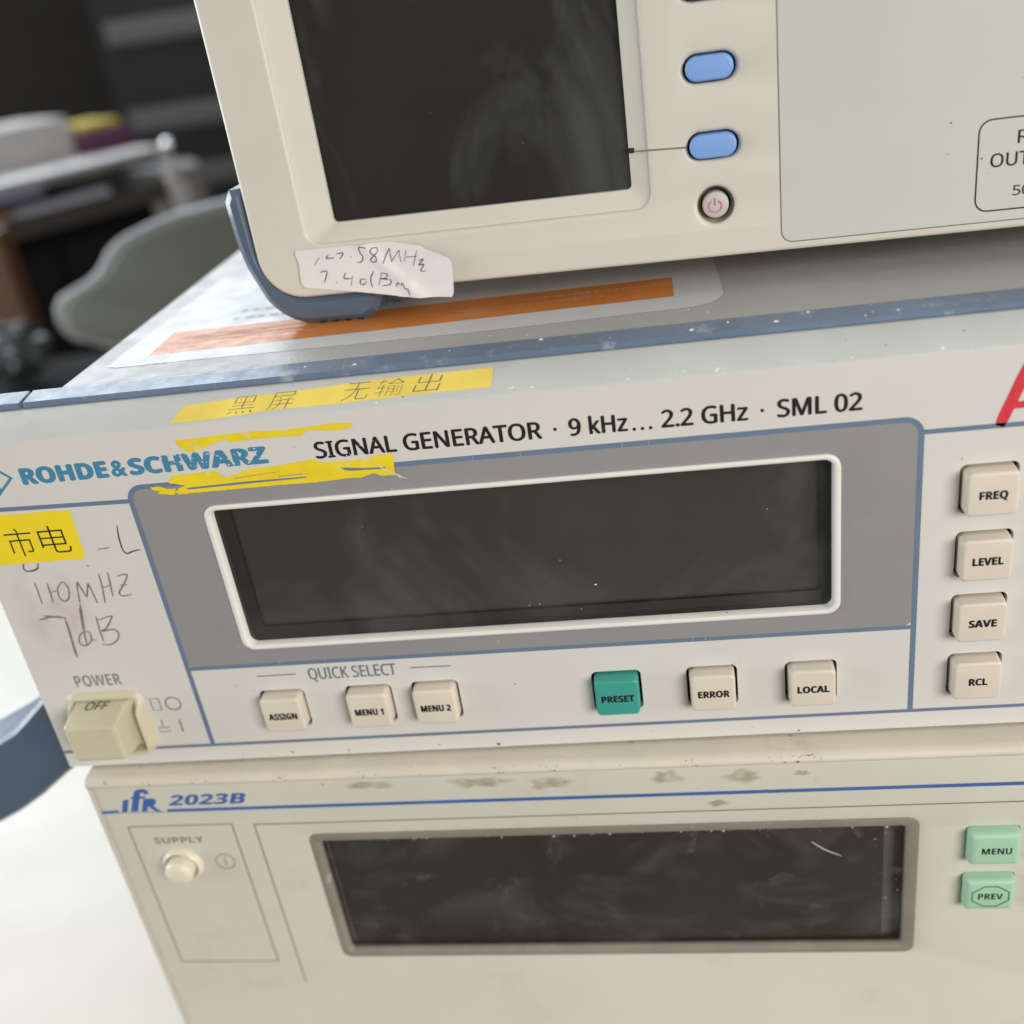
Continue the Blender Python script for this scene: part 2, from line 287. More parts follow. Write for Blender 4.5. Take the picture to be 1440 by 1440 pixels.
# printed fields and lines
gf = plate(MB(), rr(34.4, 186.3, 24.7, 69.1, 2.6), [win], -0.012, 0.011).build('grey_field', 'grey', fp)
b = MB()
outer = rr(34.4, 186.3, 3.9, 69.1, 3.0)
def arc(cx, cz, r, a0, a1, n=8): return [(cx+r*math.cos(R(a0+(a1-a0)*k/n)), cz+r*math.sin(R(a0+(a1-a0)*k/n))) for k in range(n+1)]
bar(b, [(34.4, 3.9)]+arc(37.4, 66.1, 3.0, 180, 90)+arc(183.3, 66.1, 3.0, 90, 0)+[(186.3, 3.9)], 1.05, -0.035)
bar(b, [(34.9, 24.8), (185.8, 24.5)], 0.95, -0.030)
bar(b, [(-2.2, 3.8), (W-4, 3.8)], 0.8, -0.041)
bar(b, [(-2.2, 66.9), (33.9, 66.2)], 0.95, -0.030); bar(b, [(186.8, 66.4), (W-4, 66.4)], 0.95, -0.030)
b.build('printed_lines', 'slate', fp, fix=False)
# display window
wr = MB(); a_ = lambda g: (48.6+g, 172.3-g, 28.95+g*.8, 63.7-g*.8)
wr.loft([ring(rr(*a_(0), 2.7), 0.2), ring(rr(*a_(0.0), 2.7), -0.25), ring(rr(*a_(0.3), 2.5), -0.5), ring(rr(*a_(1.0), 2.0), -0.5), ring(rr(*a_(1.35), 1.7), -0.2), ring(rr(*a_(1.4), 1.7), 1.6)])
wr.build('window_rim', 'rim', sg, smooth=60)
ds = MB().loft([ring(rr(50.0, 170.9, 30.1, 62.6, 1.7), 1.6), ring(rr(50.2, 170.7, 30.3, 62.4, 1.6), 3.0), ring(rr(52.4, 169.0, 32.2, 61.2, .5), 3.5), ring(rr(52.6, 168.8, 32.4, 61.0, .4), 4.4)]).build('display_well', mat('dark grey window liner', (.028, .026, .024), .5), sg, smooth=30)
dsp = MB().box(52.4, 169.0, 4.3, 6.0, 32.2, 61.2).build('display', 'lcd', sg)
MB().loft([ring(rr(52.7, 168.7, 32.45, 32.65, .1, 1), 4.1), ring(rr(52.7, 168.7, 32.45, 32.65, .1, 1), 4.25)], True, True).build('display_edge', mat('dull display edge', (.075, .07, .062), .5), ds)
plate(MB(), rr(50.1, 170.8, 30.2, 62.5, 1.7), (), 1.55, 0.9).build('window_pane', 'glass', sg)
# keys
for name, x, z in KEYS:
    k = cap(MB(), x, z, 9.1, 8.9, 2.8, 1.1, 0.6, 0.12, 3.2).build('button', 'preset' if name == 'PRESET' else 'key', sg, smooth=50)
    tag(k, ('teal key lettered %s' if name == 'PRESET' else 'ivory key lettered %s') % name)
    wd = {'FREQ': 5.0, 'LEVEL': 5.6, 'SAVE': 5.2, 'RCL': 3.6, 'ASSIGN': 6.5, 'MENU1': 6.4, 'MENU2': 6.6, 'PRESET': 6.9, 'ERROR': 6.5, 'LOCAL': 6.4}[name]
    body = name[:4]+' '+name[4] if name.startswith('MENU') else name
    dz = -0.1
    text(MB(), body, x-wd/2+.1, x+wd/2+.1, z-.85+dz, z+.85+dz, -2.815, bold=0.045, style='b').build('legend', 'ink', k, fix=False)
    plate(MB(), rr(x-5.5, x+5.5, z-5.3, z+5.4, 1.4), (), 2.6, 1.6).build('key_well', 'dark', sg)
# lettering
t = MB(); text(t, 'ROHDE', 13.1, 31.8, 71.75, 75.4, bold=0.06, style='b'); text(t, '&', 32.4, 35.7, 71.75, 75.4, bold=0.05); text(t, 'SCHWARZ', 36.2, 64.9, 71.75, 75.4, bold=0.06, style='b'); t.build('maker_lettering', 'bluelogo', fp, fix=False)
t = MB()
for s_, x0, x1 in (('SIGNAL GENERATOR', 74.4, 118.4), ('9 kHz', 123.4, 134.3), ('2.2 GHz', 140.4, 156.0), ('SML 02', 161.1, 176.0)): text(t, s_, x0, x1, 71.75, 75.25, bold=0.04, style='s')
for x, z in ((120.9, 73.4), (135.4, 72.0), (136.9, 72.0), (138.4, 72.0), (158.5, 73.4)): t.poly(ell(x, z, .34, .34, 14), -0.03)
t.build('model_lettering', 'ink', fp, fix=False)
t = MB(); text(t, 'POWER', 7.3, 18.2, 21.85, 24.9, bold=-0.012, style='b'); t.build('power_caption', 'greyink', fp, fix=False); t = MB(); text(t, 'QUICK SELECT', 61.0, 80.6, 20.2, 23.2, bold=0.025, style='s'); t.build('key_row_caption', 'greyink', fp, fix=False)
t = MB(); bar(t, [(49.5, 21.9), (58.3, 21.9)], .25); t.build('caption_rule', 'thinink', fp, fix=False); t = MB(); bar(t, [(83.7, 21.8), (92.5, 21.7)], .25); t.build('caption_rule', 'thinink', fp, fix=False)
t = MB(); loopbar(t, [(23.2, 14.3), (25.2, 14.3), (25.2, 17.5), (23.2, 17.5)], .25); loopbar(t, ell(28.3, 15.9, 1.75, 1.7), .3)
t.build('off_symbol', 'thinink', fp, fix=False); t = MB(); loopbar(t, [(22.9, 8.2), (25.4, 8.2), (25.4, 9.4), (22.9, 9.4)], .22); bar(t, [(24.1, 9.4), (24.1, 11.6)], .22); bar(t, [(28.4, 8.0), (28.4, 11.3)], .35)
t.build('on_symbol', 'thinink', fp, fix=False)
# rhombus emblem beside the maker lettering, its right tip at x=11
t = MB(); cx, cz, rx, rz = 3.8, 73.5, 7.2, 8.0
loopbar(t, [(cx+rx, cz), (cx, cz+rz*.78), (cx-5.9, cz), (cx, cz-rz*.78)], .85); text(t, 'R', cx-3.2, cx+.2, cz-2.2, cz+2.2, bold=0.03, style='b'); text(t, 'S', cx+1, cx+4.2, cz-3.4, cz+.6, bold=0.03, style='b')
t.build('emblem', 'bluelogo', fp, fix=False)
# worn flecks over the lettering where the label was peeled off
t = specks(MB(), 85, (43.5, 63, 72.0, 75.6), .1, .42, -0.045); specks(t, 12, (74.5, 82, 71.6, 72.9), .1, .4, -0.045); specks(t, 10, (83, 88, 72, 75), .05, .25, -0.045); t.build('rubbed_wear', 'panel', fp, fix=False)
# peeled label remains
tl = MB()
for k, pts in enumerate(([(47.42, 78.3), (56.51, 78.5), (63.79, 78.59), (69.87, 78.26), (74.02, 78.55), (78.1, 78.67), (82.86, 78.57), (82.64, 77.54), (79.81, 77.29), (76.84, 77.58), (73.86, 77.87), (72.62, 76.93), (69.55, 76.96), (62.88, 77.07), (58.15, 76.88), (57.81, 77.56), (54.54, 76.9), (51.93, 75.7), (49.54, 75.6), (48.0, 76.6)],
    [(43.37, 69.8), (44.8, 70.96), (53.95, 71.17), (54.6, 69.71), (57.34, 70.02), (60.72, 70.82), (68.15, 71.22), (73.47, 71.82), (75.34, 70.98), (81.97, 70.79), (89.51, 71.7), (89.1, 66.94), (86.57, 67.07), (84.92, 67.78), (82.21, 67.03), (79.66, 67.16), (74.42, 66.92), (63.94, 66.94), (53.29, 66.89), (44.64, 66.83), (44.28, 67.43), (45.32, 68.2), (46.8, 68.63), (43.52, 69.39)],
    [(39.39, 68.85), (41.45, 68.84), (42.6, 68.16), (44.5, 68.16), (43.98, 66.77), (40.46, 67.38), (41.15, 67.84), (39.87, 68.12)])):
    rough = []
    for i, p in enumerate(pts):          # fray the torn outline
        q = pts[(i+1) % len(pts)]; n = max(1, int(math.dist(p, q)/0.5))
        for j in range(n):
            f = j/n; jx = 0.06 if j else 0
            rough.append((p[0]+(q[0]-p[0])*f+random.uniform(-jx, jx), p[1]+(q[1]-p[1])*f+random.uniform(-jx, jx)))
    plate(tl, rough, (), -0.12-.001*k, 0.08)
tag(tl.build('peeled_label', 'torn', sg, smooth=20), 'torn remains of a bright yellow label across the blue lettering')
t = MB()
for pts in ([(46.64, 68.07), (59.02, 68.35), (71.62, 68.3), (71.55, 68.02), (59.95, 67.87), (47.06, 67.69)], [(78.63, 69.58), (83.14, 69.04), (87.69, 68.83), (87.36, 68.48), (80.5, 68.68), (79.52, 68.94)], [(66, 68.9), (71, 69.0), (71, 68.85), (66, 68.75)], [(57, 69.25), (66.5, 69.9), (66.5, 69.82), (57, 69.12)]): t.poly(pts, -0.135)
t.build('torn_streaks', 'slate', fp, fix=False)
t = MB(); stroke(t, [(84.49, 70.66), (87.56, 68.19), (91.45, 65.9)], .28, -0.14, .3, .3); stroke(t, [(86.8, 68.4), (88.6, 67.6), (90.3, 66.1)], .2, -.141, .3, .3); specks(t, 9, (70, 77, 73, 78), .1, .5, -0.04); stroke(t, [(54, 70.6), (55.5, 69.9), (57.5, 69.4)], .22, -.14, .3, .3); t.build('glue_residue', 'glue', fp, fix=False)
# handwriting on the left field
HAND = [[(9.86, 46.58), (11.41, 46.9)], [(7.14, 49.19), (7.11, 46.88), (6.94, 43.85)], [(9.88, 48.88), (9.74, 46.23), (9.52, 43.92)], [(13.12, 48.84), (11.79, 47.4), (11.41, 45.2), (12.26, 44.15), (13.52, 45.04), (14.16, 47.21), (13.66, 48.66), (13.12, 48.84)], [(15.52, 43.54), (16.0, 46.2), (16.61, 48.77)], [(16.61, 48.77), (17.1, 46.6), (17.56, 44.72)], [(17.56, 44.72), (18.3, 46.6), (18.93, 48.15)], [(18.93, 48.15), (19.2, 45.6), (19.45, 43.14)], [(22.03, 50.42), (21.78, 47.04), (21.11, 43.01)], [(24.11, 50.43), (23.76, 47.32), (23.37, 44.44)], [(21.9, 46.81), (23.76, 47.32)], [(25.94, 49.32), (27.62, 49.62), (28.07, 49.15), (26.6, 47.09), (25.15, 45.45), (25.54, 44.44), (27.72, 44.71)], [(25.82, 47.15), (27.41, 47.11)], [(4.75, 39.93), (7.84, 40.42), (10.81, 40.06)], [(10.86, 40.19), (10.59, 37.09), (10.33, 33.39), (10.1, 29.72)], [(15.44, 43.32), (14.63, 39.54), (13.91, 35.92), (13.43, 32.69)], [(14.27, 36.35), (13.03, 35.75), (12.07, 34.19), (12.24, 32.87), (13.46, 32.78), (14.91, 33.99), (15.12, 35.83), (14.27, 36.35)], [(14.91, 33.99), (16.12, 33.9)], [(17.9, 39.74), (17.64, 36.56), (17.59, 33.32)], [(17.8, 38.84), (21.16, 39.72), (21.33, 39.25), (19.4, 36.89), (18.09, 36.07), (20.85, 36.32), (21.6, 35.11), (20.76, 33.55), (18.78, 32.53), (17.0, 32.8)]]
t = MB()
for k, h in enumerate(HAND): stroke(t, h, .36, -0.02-.0012*k, .6, .12)
stroke(t, [(6.34, 40.86), (9.92, 40.45)], .55, -.05, .6, .1); stroke(t, [(10.84, 38.5), (10.33, 33.39), (10.1, 29.72)], .55, -.051, .5, .1); stroke(t, [(15.3, 42.8), (14.6, 39.5), (14.0, 36.2)], .65, -.052, .3, .1)
t.build('pencil_writing', 'pen', fp, fix=False)
t = MB()
for h in ([(23.78, 55.93), (26.4, 56.13)], [(29.71, 61.06), (29.23, 58.41), (29.13, 55.48), (29.79, 54.49), (31.29, 54.88), (32.86, 55.16)], [(20.11, 52.4), (20.57, 52.1)], [(6.48, 53.96), (5.97, 52.92), (6.41, 52.14), (7.82, 52.11), (9.12, 52.66), (9.54, 53.79)]): stroke(t, h, .34, -0.02, .6, .12)
t.build('pen_writing', 'penblack', fp, fix=False)
# pink rub marks: thin stains printed on the panel
M['pink'] = bpy.data.materials.new('pink ink stain'); M['pink'].use_nodes = True
def stain(material, colour, scale, lo, hi, k, rad):
    nt = material.node_tree; N = nt.nodes; L = nt.links; b_ = N['Principled BSDF']; b_.inputs['Base Color'].default_value = (*colour, 1); b_.inputs['Roughness'].default_value = .5
    tc = N.new('ShaderNodeTexCoord'); n = N.new('ShaderNodeTexNoise'); n.inputs['Scale'].default_value = scale; n.inputs['Detail'].default_value = 3; L.new(tc.outputs['Object'], n.inputs['Vector'])
    r = N.new('ShaderNodeMapRange'); r.inputs['From Min'].default_value = lo; r.inputs['From Max'].default_value = hi; r.inputs['To Max'].default_value = k; L.new(n.outputs['Fac'], r.inputs['Value'])
    fac = r.outputs['Result']
    if rad:                       # fades out towards the rim of an oval rubbed patch
        (cx, cz), (ax, az) = rad
        mp = N.new('ShaderNodeMapping'); mp.inputs['Location'].default_value = (-cx/ax, 0, -cz/az); mp.inputs['Scale'].default_value = (1/(ax*S), 0, 1/(az*S)); L.new(tc.outputs['Object'], mp.inputs['Vector'])
        g = N.new('ShaderNodeTexGradient'); g.gradient_type = 'SPHERICAL'; L.new(mp.outputs['Vector'], g.inputs['Vector'])
        q = N.new('ShaderNodeMath'); q.operation = 'MULTIPLY'; L.new(fac, q.inputs[0]); L.new(g.outputs['Fac'], q.inputs[1]); fac = q.outputs[0]
    L.new(fac, b_.inputs['Alpha'])
stain(M['pink'], (0.70, 0.40, 0.42), 90, .38, .70, .55, ((9, 42), (10.5, 13)))
MB().box(-2.1, 22, -0.0055, -0.0050, 27, 56).build('ink_stain', 'pink', fp)
# labels and tape
t = MB(); plate(t, [(0.9, 54.0), (20.5, 54.1), (20.8, 65.4), (5.3, 65.6), (0.4, 64.0)], (), -0.10, 0.07)
yl = tag(t.build('paper_label', 'yellow', sg), 'bright yellow label with black printed characters above the handwriting')
t = MB(); text(t, '市', 4.6, 10.6, 55.7, 62.3, -.115, bold=-0.012, cap=False); text(t, '电', 12.0, 18.4, 55.9, 62.3, -.115, bold=-0.012, cap=False); t.build('characters', 'ink', yl, fix=False)
def bv(x, s, lift=0.06):   # a point on the slanted bevel: s millimetres up the slope from the crease
    u = s/7.0; return (x, 0.35+5.55*u-.565*lift, 81.45+3.8*u+.825*lift) if s >= 0 else (x, 0.35-lift, 81.45+s)
tp = [(46.97, 0.2), (49.58, 4.2), (61.81, 4.95), (74.16, 5.2), (87.29, 5.95), (110.27, 6.05), (110.03, 1.6), (97.4, 1.5), (82.55, 1.15), (67.36, 1.05), (54.55, 0.25)]
t = MB(); t.add([bv(*p, 0.09) for p in tp]+[bv(*p, 0.0) for p in tp], [tuple(range(11))]+[(i, (i+1) % 11, 11+(i+1) % 11, 11+i) for i in range(11)])
tapeo = tag(t.build('tape', 'tape', sg), 'pale yellow tape with faded characters stuck along the slanted top edge')
t = MB()
for ch, x, s_ in (('黑', 61.4, 2.95), ('屏', 69.3, 3.1), ('无', 84.0, 3.6), ('输', 90.7, 3.75), ('出', 97.9, 3.85)): text(t, ch, x-2.9, x+2.9, s_-2.0, s_+2.0, bold=-0.02, shear=.25, cap=False, tr=lambda x, s: bv(x, s, .11))
t.build('characters', 'thinink', tapeo, fix=False)
# red marker letter
t = MB(); stroke(t, [(199.55, 66.3), (200.68, 69.4), (201.78, 72.28), (203.6, 77.6)], 2.1, -.03, .75); stroke(t, [(203.6, 77.6), (205.6, 72), (207.4, 66.2)], 2.1, -.034, .75); stroke(t, [(201.4, 70.1), (206.4, 70.1)], 1.7, -.038, .8); t.build('marker_letter', 'red', fp, fix=False)
# dirt and chips
t = specks(MB(), 60, (36, 205, 1, 79), .05, .28, -0.02); specks(t, 4, (150, 153, 17.5, 18.6), .1, .35, -.02); specks(t, 3, (100, 106, 16, 17.5), .1, .4, -.02); specks(t, 12, (36, 205, -0.3, 1.5), .1, .7, -.02); t.build('dirt', 'speck', fp, fix=False)
t = specks(MB(), 26, (60, 186, 25.5, 68), .05, .3, -0.02)
for _ in range(16):
    x, z = random.uniform(40, 184), random.choice((24.9, 68.9, 30, 27)); stroke(t, [(x, z-.5), (x+.15, z+.5)], .14, -.05, .3)
specks(t, 30, (60, 205, 0.1, .9), .15, .6, 0, tr=lambda x, s: bv(x, s, .03)); t.build('wear', 'fleck', fp, fix=False)
t = specks(MB(), 26, (60, 205, 1.2, 6.6), .08, .35, 0, tr=lambda x, s: bv(x, s, .03)); t.build('grime', 'speck', fp, fix=False)
t = MB()
for _ in range(34):
    x = random.uniform(16, 206); s0 = random.uniform(.3, .45) if random.random() < .45 else random.random(); w2 = .12+.7*random.random()**3
    y, z = 7.1+4.2*s0-.01, 86.6+.6*s0+.03
    t.add([(x+random.uniform(.4, 1)*w2*math.cos(a), y+random.uniform(.4, 1)*w2*.8*math.sin(a), z+.2*w2*math.sin(a)) for a in (0, .9, 1.8, 2.7, 3.6, 4.5, 5.4)], [tuple(range(7))])
t.build('edge_wear', 'fleck', [c for c in sg.children if c.name == 'trim_strip'][0], fix=False)
# power switch: raised collar and a push button standing proud
h = MB(); oc = (3.6, 21.6, 3.6, 19.9)
def hring(g, y, r):
    P = rr(oc[0]+g, oc[1]-g, oc[2]+g, oc[3]-g, r); n = len(P)//4
    P = P[:n]+[(oc[1]-g, z) for z in (8, 11, 13.5, 15.6)]+P[n:3*n]+[(oc[0]+g, z) for z in (15.6, 13.5, 11, 8)]+P[3*n:]
    return [(a, y if y > 0 else y*(1-.72*max(0, min(1, (b-15.4)/2.2))), b) for a, b in P]
h.loft([hring(-.6, .3, 3.4), hring(-.4, -.1, 3.2), hring(.2, -1.6, 2.8), hring(.6, -2.7, 2.2), hring(.95, -3.0, 1.8), hring(1.3, -2.9, 1.4), hring(1.55, -2.4, 1.2), hring(1.6, .4, 1.0)])
sw = h.build('power_switch', 'switch', sg, smooth=60)
q = MB(); q.loft([ring(rr(5.5, 19.0, 6.0, 18.2, .8, 4), 0.3), ring(rr(5.8, 18.4, 6.4, 17.9, .8, 4), -2.5), ring(rr(5.75, 18.05, 7.0, 16.75, .7, 4), -7.2), ring(rr(6.0, 17.8, 7.25, 16.5, .6, 4), -7.75), ring(rr(6.6, 17.2, 7.9, 15.9, .4, 4), -8.0)], False, True)
pb = q.build('push_button', 'switch', sw, smooth=14)
t = MB(); text(t, 'OFF', 0, 5.6, 0, 2.2, shear=.2, bold=.004, style='s', tr=lambda x, s: (9.1+x, -3.3+s*.98, 17.72+s*.24+.06)); t.build('legend', 'thinink', sw, fix=False)
# side handle
t = plate(MB(), [(13, 21), (4, 18.5), (-4, 16.4), (-9.5, 12.3), (-14.5, 8.0), (-19, 4.2), (-23, 1.0), (-28, -1.7), (-35, -5.0), (-43, -8.4), (-52, -11.6), (-75, -17), (-110, -21), (-112, -46), (-80, -43.5), (-58, -37), (-38, -28.4), (-30.5, -24.6), (-22.5, -19.6), (-14, -13.2), (-8.3, -9.4), (0, -1.4), (13, 1)], (), 12.0, 16, .9, 0)
tag(t.build('side_handle', 'bumper', sg, smooth=24), None)
plate(MB(), ell(10, 11, 9, 9), (), 13.5, 12).build('handle_pivot', 'dark', sg)
for x in (40, 290):
    for y in (25, 320): MB().box(x-8, x+8, y-8, y+8, (-1.2 if y < 100 else -3.85), 2.0).build('foot', 'dark', sg, bevel=.4)
# sticker on the lid
def lidpt(x, s): return (x*1.0131-1.84, s*1.0131+2.36, 87.295)
t = MB()
lab = [(x, y) for x, y in [(27.0, 20.2), (29.0, 19.4), (66.5, 18.3), (110.4, 17.6), (146.2, 18.9)]+[(146.5+8*math.sin(R(a)), 26.9-8*math.cos(R(a))) for a in range(10, 91, 10)]+[(154.3, 86), (29.0, 87.5)]]
lab = [lidpt(*p)[:2] for p in lab]
t.add([(x, y, 87.25) for x, y in lab], [tuple(range(len(lab)))])
ls = tag(t.build('warning_label', 'labelwhite', sg), 'large glossy white label with an orange band on the lid')
MB().add([(*lidpt(*p)[:2], 87.275) for p in ((34.3, 25.3), (90, 25.9), (144.9, 27.4), (145.0, 41.2), (33.9, 40.8))], [(0, 1, 2, 3, 4)]).build('orange_band', 'orange', ls)
t = MB()
for row, n in ((33.0, 24), (36.6, 26)):
    x = 100.0 if row == 33.0 else 112
    for _ in range(n):
        w2 = random.uniform(.4, 1.3); h2 = random.uniform(.3, .9); z2 = row-random.uniform(.3, .6); bar_ = [(x, z2), (x+w2, z2), (x+w2+.2, z2+h2), (x+.2, z2+h2)]; t.add([lidpt(*p) for p in bar_], [(0, 1, 2, 3)]); x += w2+random.uniform(.25, .6)
t.build('pale_print', mat('faded pale print', (.60, .40, .28), .5), ls, fix=False)
t = MB()
for q_ in range(16):
    x, s0 = random.uniform(36, 62), random.uniform(27, 39); stroke(t, [(x, s0), (x+random.uniform(3, 8), s0+random.uniform(-.6, .8)), (x+random.uniform(9, 14), s0+random.uniform(-1, 1.4))], random.uniform(.3, 1.1), 0, .15, .5, tr=lambda x, s: (*lidpt(x, s)[:2], 87.30+.003*q_))
t.build('rubbed_wear', mat('rubbed pale orange', (.68, .36, .2), .45, spec=.28), ls, fix=False)
t = MB(); stroke(t, [(26.8, 20.5), (30, 19.5), (36, 19.3), (41, 19.0)], .9, 0, .3, .5, tr=lidpt); t.build('lifted_edge', 'fleck', ls, fix=False)
t = MB()
for row in (46, 52):
    for k in range(14):
        w2 = random.uniform(1.2, 2.4); x = 46+k*2.9; t.add([lidpt(*p) for p in ((x, row), (x+w2, row), (x+w2, row+1.4), (x, row+1.4))], [(0, 1, 2, 3)])
t.build('grey_print', mat('faded grey print', (.30, .30, .31), .5), ls, fix=False)
t = specks(MB(), 55, (30, 205, 12.2, 30), .08, .45, 0, tr=lambda x, s: (x, s+2, 87.23)); t.build('paint_wear', 'fleck', lid, fix=False)

# ================================================================== upper instrument
ui = empty('test_instrument', 'cream test instrument with dark screen and slate corner bumper on top of the stack', 'test instrument', (74.15, 35.8, 87.3), -3); ui.scale = (1.0131,)*3
UW = 225; UT = 96
rec = rr(-3.4, 66.9, 17.1, 71.3, 3.0); pw = ell(79.05, 16.35, 3.5, 3.5); bks = [27.4, 41.0, 54.6]
wells = [rr(79.1-4.75, 79.1+4.75, z-2.5, z+2.5, 2.45, 10) for z in bks]
face = plate(MB(), rr(-15.4, UW, 6.3, UT, 9.0, 10), [rec, pw]+wells, 0.0, 14, 0.9, 3)
fc = face.build('front_panel', 'cream', ui, smooth=50)
MB().prism([(14.1, 7.5), (14.1, UT-2), (300, UT-2), (300, 7.5)], -13, UW-3).build('case', 'cream', ui, bevel=4, segs=3)
t = MB().loft([ring(rr(-3.45, 66.95, 17.05, 71.35, 3.05), .95), ring(rr(-3.2, 66.7, 17.3, 71.1, 2.9), 1.05), ring(rr(1.9, 63.3, 20.5, 66.6, 1.0), 2.9), ring(rr(2.0, 63.2, 20.6, 66.5, .9), 3.6)]).build('screen_bezel', 'cream', ui, smooth=40)
sg_s = MB().box(1.6, 63.6, 4.3, 6, 20.2, 67).build('screen', mat('dark unlit screen', (0.016, 0.015, 0.013), 0.45, var=.4, vscale=18), ui)
plate(MB(), rr(1.95, 63.25, 20.55, 66.55, .9), (), 3.2, .5).build('screen_pane', 'glass_upper', ui)
t = MB(); bar(t, [(64.6, 28.0), (74.2, 27.6)], .35, -.02); t.build('key_line', 'well', fc, fix=False)
MB().box(63.2, 64.6, 2.3, 3.0, 27.4, 28.3).build('key_tick', 'dark', fc)
for z in bks:
    r0 = lambda g, y: ring(rr(79.1-4.8+g, 79.1+4.8-g, z-2.55+g, z+2.55-g, 2.5-g, 10), y)
    k = MB().loft([r0(0, .9), r0(.1, 1.2), r0(.15, 3)], False, True).build('key_well', 'well', ui)
    cap(MB(), 79.1, z, 8.6, 4.3, .9, 2.1, .5, .1, 2.5, 10).build('soft_key', 'bluekey', ui, smooth=50)
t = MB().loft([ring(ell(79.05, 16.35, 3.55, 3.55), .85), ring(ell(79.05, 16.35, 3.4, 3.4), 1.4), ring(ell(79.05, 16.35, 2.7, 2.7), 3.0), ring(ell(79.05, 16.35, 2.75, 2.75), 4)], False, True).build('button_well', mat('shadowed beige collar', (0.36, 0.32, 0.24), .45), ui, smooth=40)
t = MB().loft([ring(ell(79.05, 16.35, 2.5, 2.5), 3.8), ring(ell(79.05, 16.35, 2.5, 2.5), .75), ring(ell(79.05, 16.35, 2.4, 2.4), .4), ring(ell(79.05, 16.35, 2.1, 2.1), .25)], False, True)
pk = t.build('power_button', 'power', ui, smooth=50)
t = MB(); stroke(t, [(79.05+1.2*math.cos(R(a)), 16.2+1.2*math.sin(R(a))) for a in range(125, 416, 29)], .2, .06, 1); stroke(t, [(79.05, 16.3), (79.05, 17.7)], .2, .058, 1); t.build('power_symbol', 'pinkink', pk, fix=False)
ov = plate(MB(), rr(91.3, UW-6, 8.1, UT-8, 2.0), (), -0.06, .05).build('connector_panel', 'overlay', ui)
t = MB(); loopbar(t, rr(91.2, UW-5.9, 8.0, UT-7.9, 2.1), .3, -.02); t.build('panel_groove', 'ifrline', fc, fix=False)
t = MB(); loopbar(t, rr(126.0, 152, 10.0, 26.2, 2.2), .28, -.08); loopbar(t, rr(160, 186, 10.0, 26.2, 2.2), .28, -.08)
text(t, 'RF', 132.6, 136.4, 21.6, 23.9, -.08, bold=.018, style='s'); text(t, 'OUTPUT', 128.2, 141.2, 17.8, 20.2, -.08, bold=.018, style='s'); text(t, '50 Ω', 132.4, 138.3, 12.4, 14.2, -.08, bold=.018, style='s'); t.build('panel_lettering', 'ink', ov, fix=False)
t = specks(MB(), 16, (93, 134, 10, 40), .05, .3, -.075); t.build('dirt', 'speck', ov, fix=False)
# corner bumper: wraps the lower corner; L-shaped outline with real depth
def bumper(sgn, x_mid):
    def smooth(P, m=5):
        Q = []
        for i in range(len(P)-1):
            p0, p1, p2, p3 = [Vector(P[k]) for k in (max(i-1, 0), i, i+1, min(i+2, len(P)-1))]
            for k in range(m):
                t = k/m; Q.append(tuple(0.5*((2*p1)+(p2-p0)*t+(2*p0-5*p1+4*p2-p3)*t*t+(3*p1-p0-3*p2+p3)*t**3)))
        return Q+[tuple(P[-1])]
    out = [(-15.6, 29.6), (-18.8, 29.5), (-20.2, 27.2)]+smooth([(-20.1, 24), (-19.7, 18), (-18.9, 13.4), (-17.4, 9.0), (-15.9, 5.6), (-13.6, 2.9), (-10.6, 1.0), (-7.6, 0.1)])+[(5.0, 0.0), (7.8, 1.5), (10.4, 6.6)]
    inn = smooth([(-4, 6.25), (-8.5, 6.9), (-11.5, 8.8), (-13.6, 11.5), (-15.0, 15.0), (-15.35, 18.5)])
    pts = [(x_mid+sgn*a, z) for a, z in out+inn]
    if sgn < 0: pts = pts[::-1]
    return plate(MB(), pts, (), 1.0, 30, 1.5, 0).build('corner_bumper', 'bumper', ui, smooth=24)
bp_ = bumper(1, 0); bumper(-1, UW-15.4)
t = MB()
for x in (-4.7, -1.8, 1.0, 3.9): t.box(x-.55, x+.55, 1.9, 2.4, .05, .5)
t.build('tread_notches', 'dark', bp_)
for x in (10, UW-40): MB().box(x, x+18, 230, 250, 0.15, 7.6).build('foot', 'dark', ui, bevel=.5)
# wrinkled sticker hanging over the lower edge
TOP = [(-6.95, 16.36), (3.63, 16.37), (13.94, 16.3), (19.9, 14.9), (26.33, 11.5)]; BOT = [(-6.3, 8.6), (1.2, 7.35), (6.95, 6.3), (16.64, 4.5), (25.6, 3.95)]
def lerp_poly(P, t):
    k = min(int(t*(len(P)-1)), len(P)-2); f = t*(len(P)-1)-k; return (P[k][0]+(P[k+1][0]-P[k][0])*f, P[k][1]+(P[k+1][1]-P[k][1])*f)
def stk_y(x, z):
    w = 0.14*mnoise.noise(Vector((x*.16, z*.25, 3)))+.8*max(0, 1-abs((x-13.5)+(z-10)*.9)/2.4)+.45*max(0, 1-abs((x-19.5)-(z-11)*.8)/2)*max(0, min(1, (x-4)/8))
    lift = .9*max(0, (x-14)/12)**2+.5*max(0, (7-z)/4)
    return -.45-w-lift
nx, nz_ = 44, 18; vs = []; fs = []
for j in range(nz_+1):
    for i in range(nx+1):
        a, b_ = lerp_poly(TOP, i/nx), lerp_poly(BOT, i/nx); f = j/nz_
        inset = .55*(max(0, 1-min(j, nz_-j)/3))**2
        x = a[0]+(b_[0]-a[0])*f; z = a[1]+(b_[1]-a[1])*f
        if i == 0: x += inset+.35*math.sin(f*5)
        if i == nx: x -= inset*.8
        vs.append((x, stk_y(x, z), z))
for j in range(nz_):
    for i in range(nx): p = j*(nx+1)+i; fs.append((p, p+nx+1, p+nx+2, p+1))
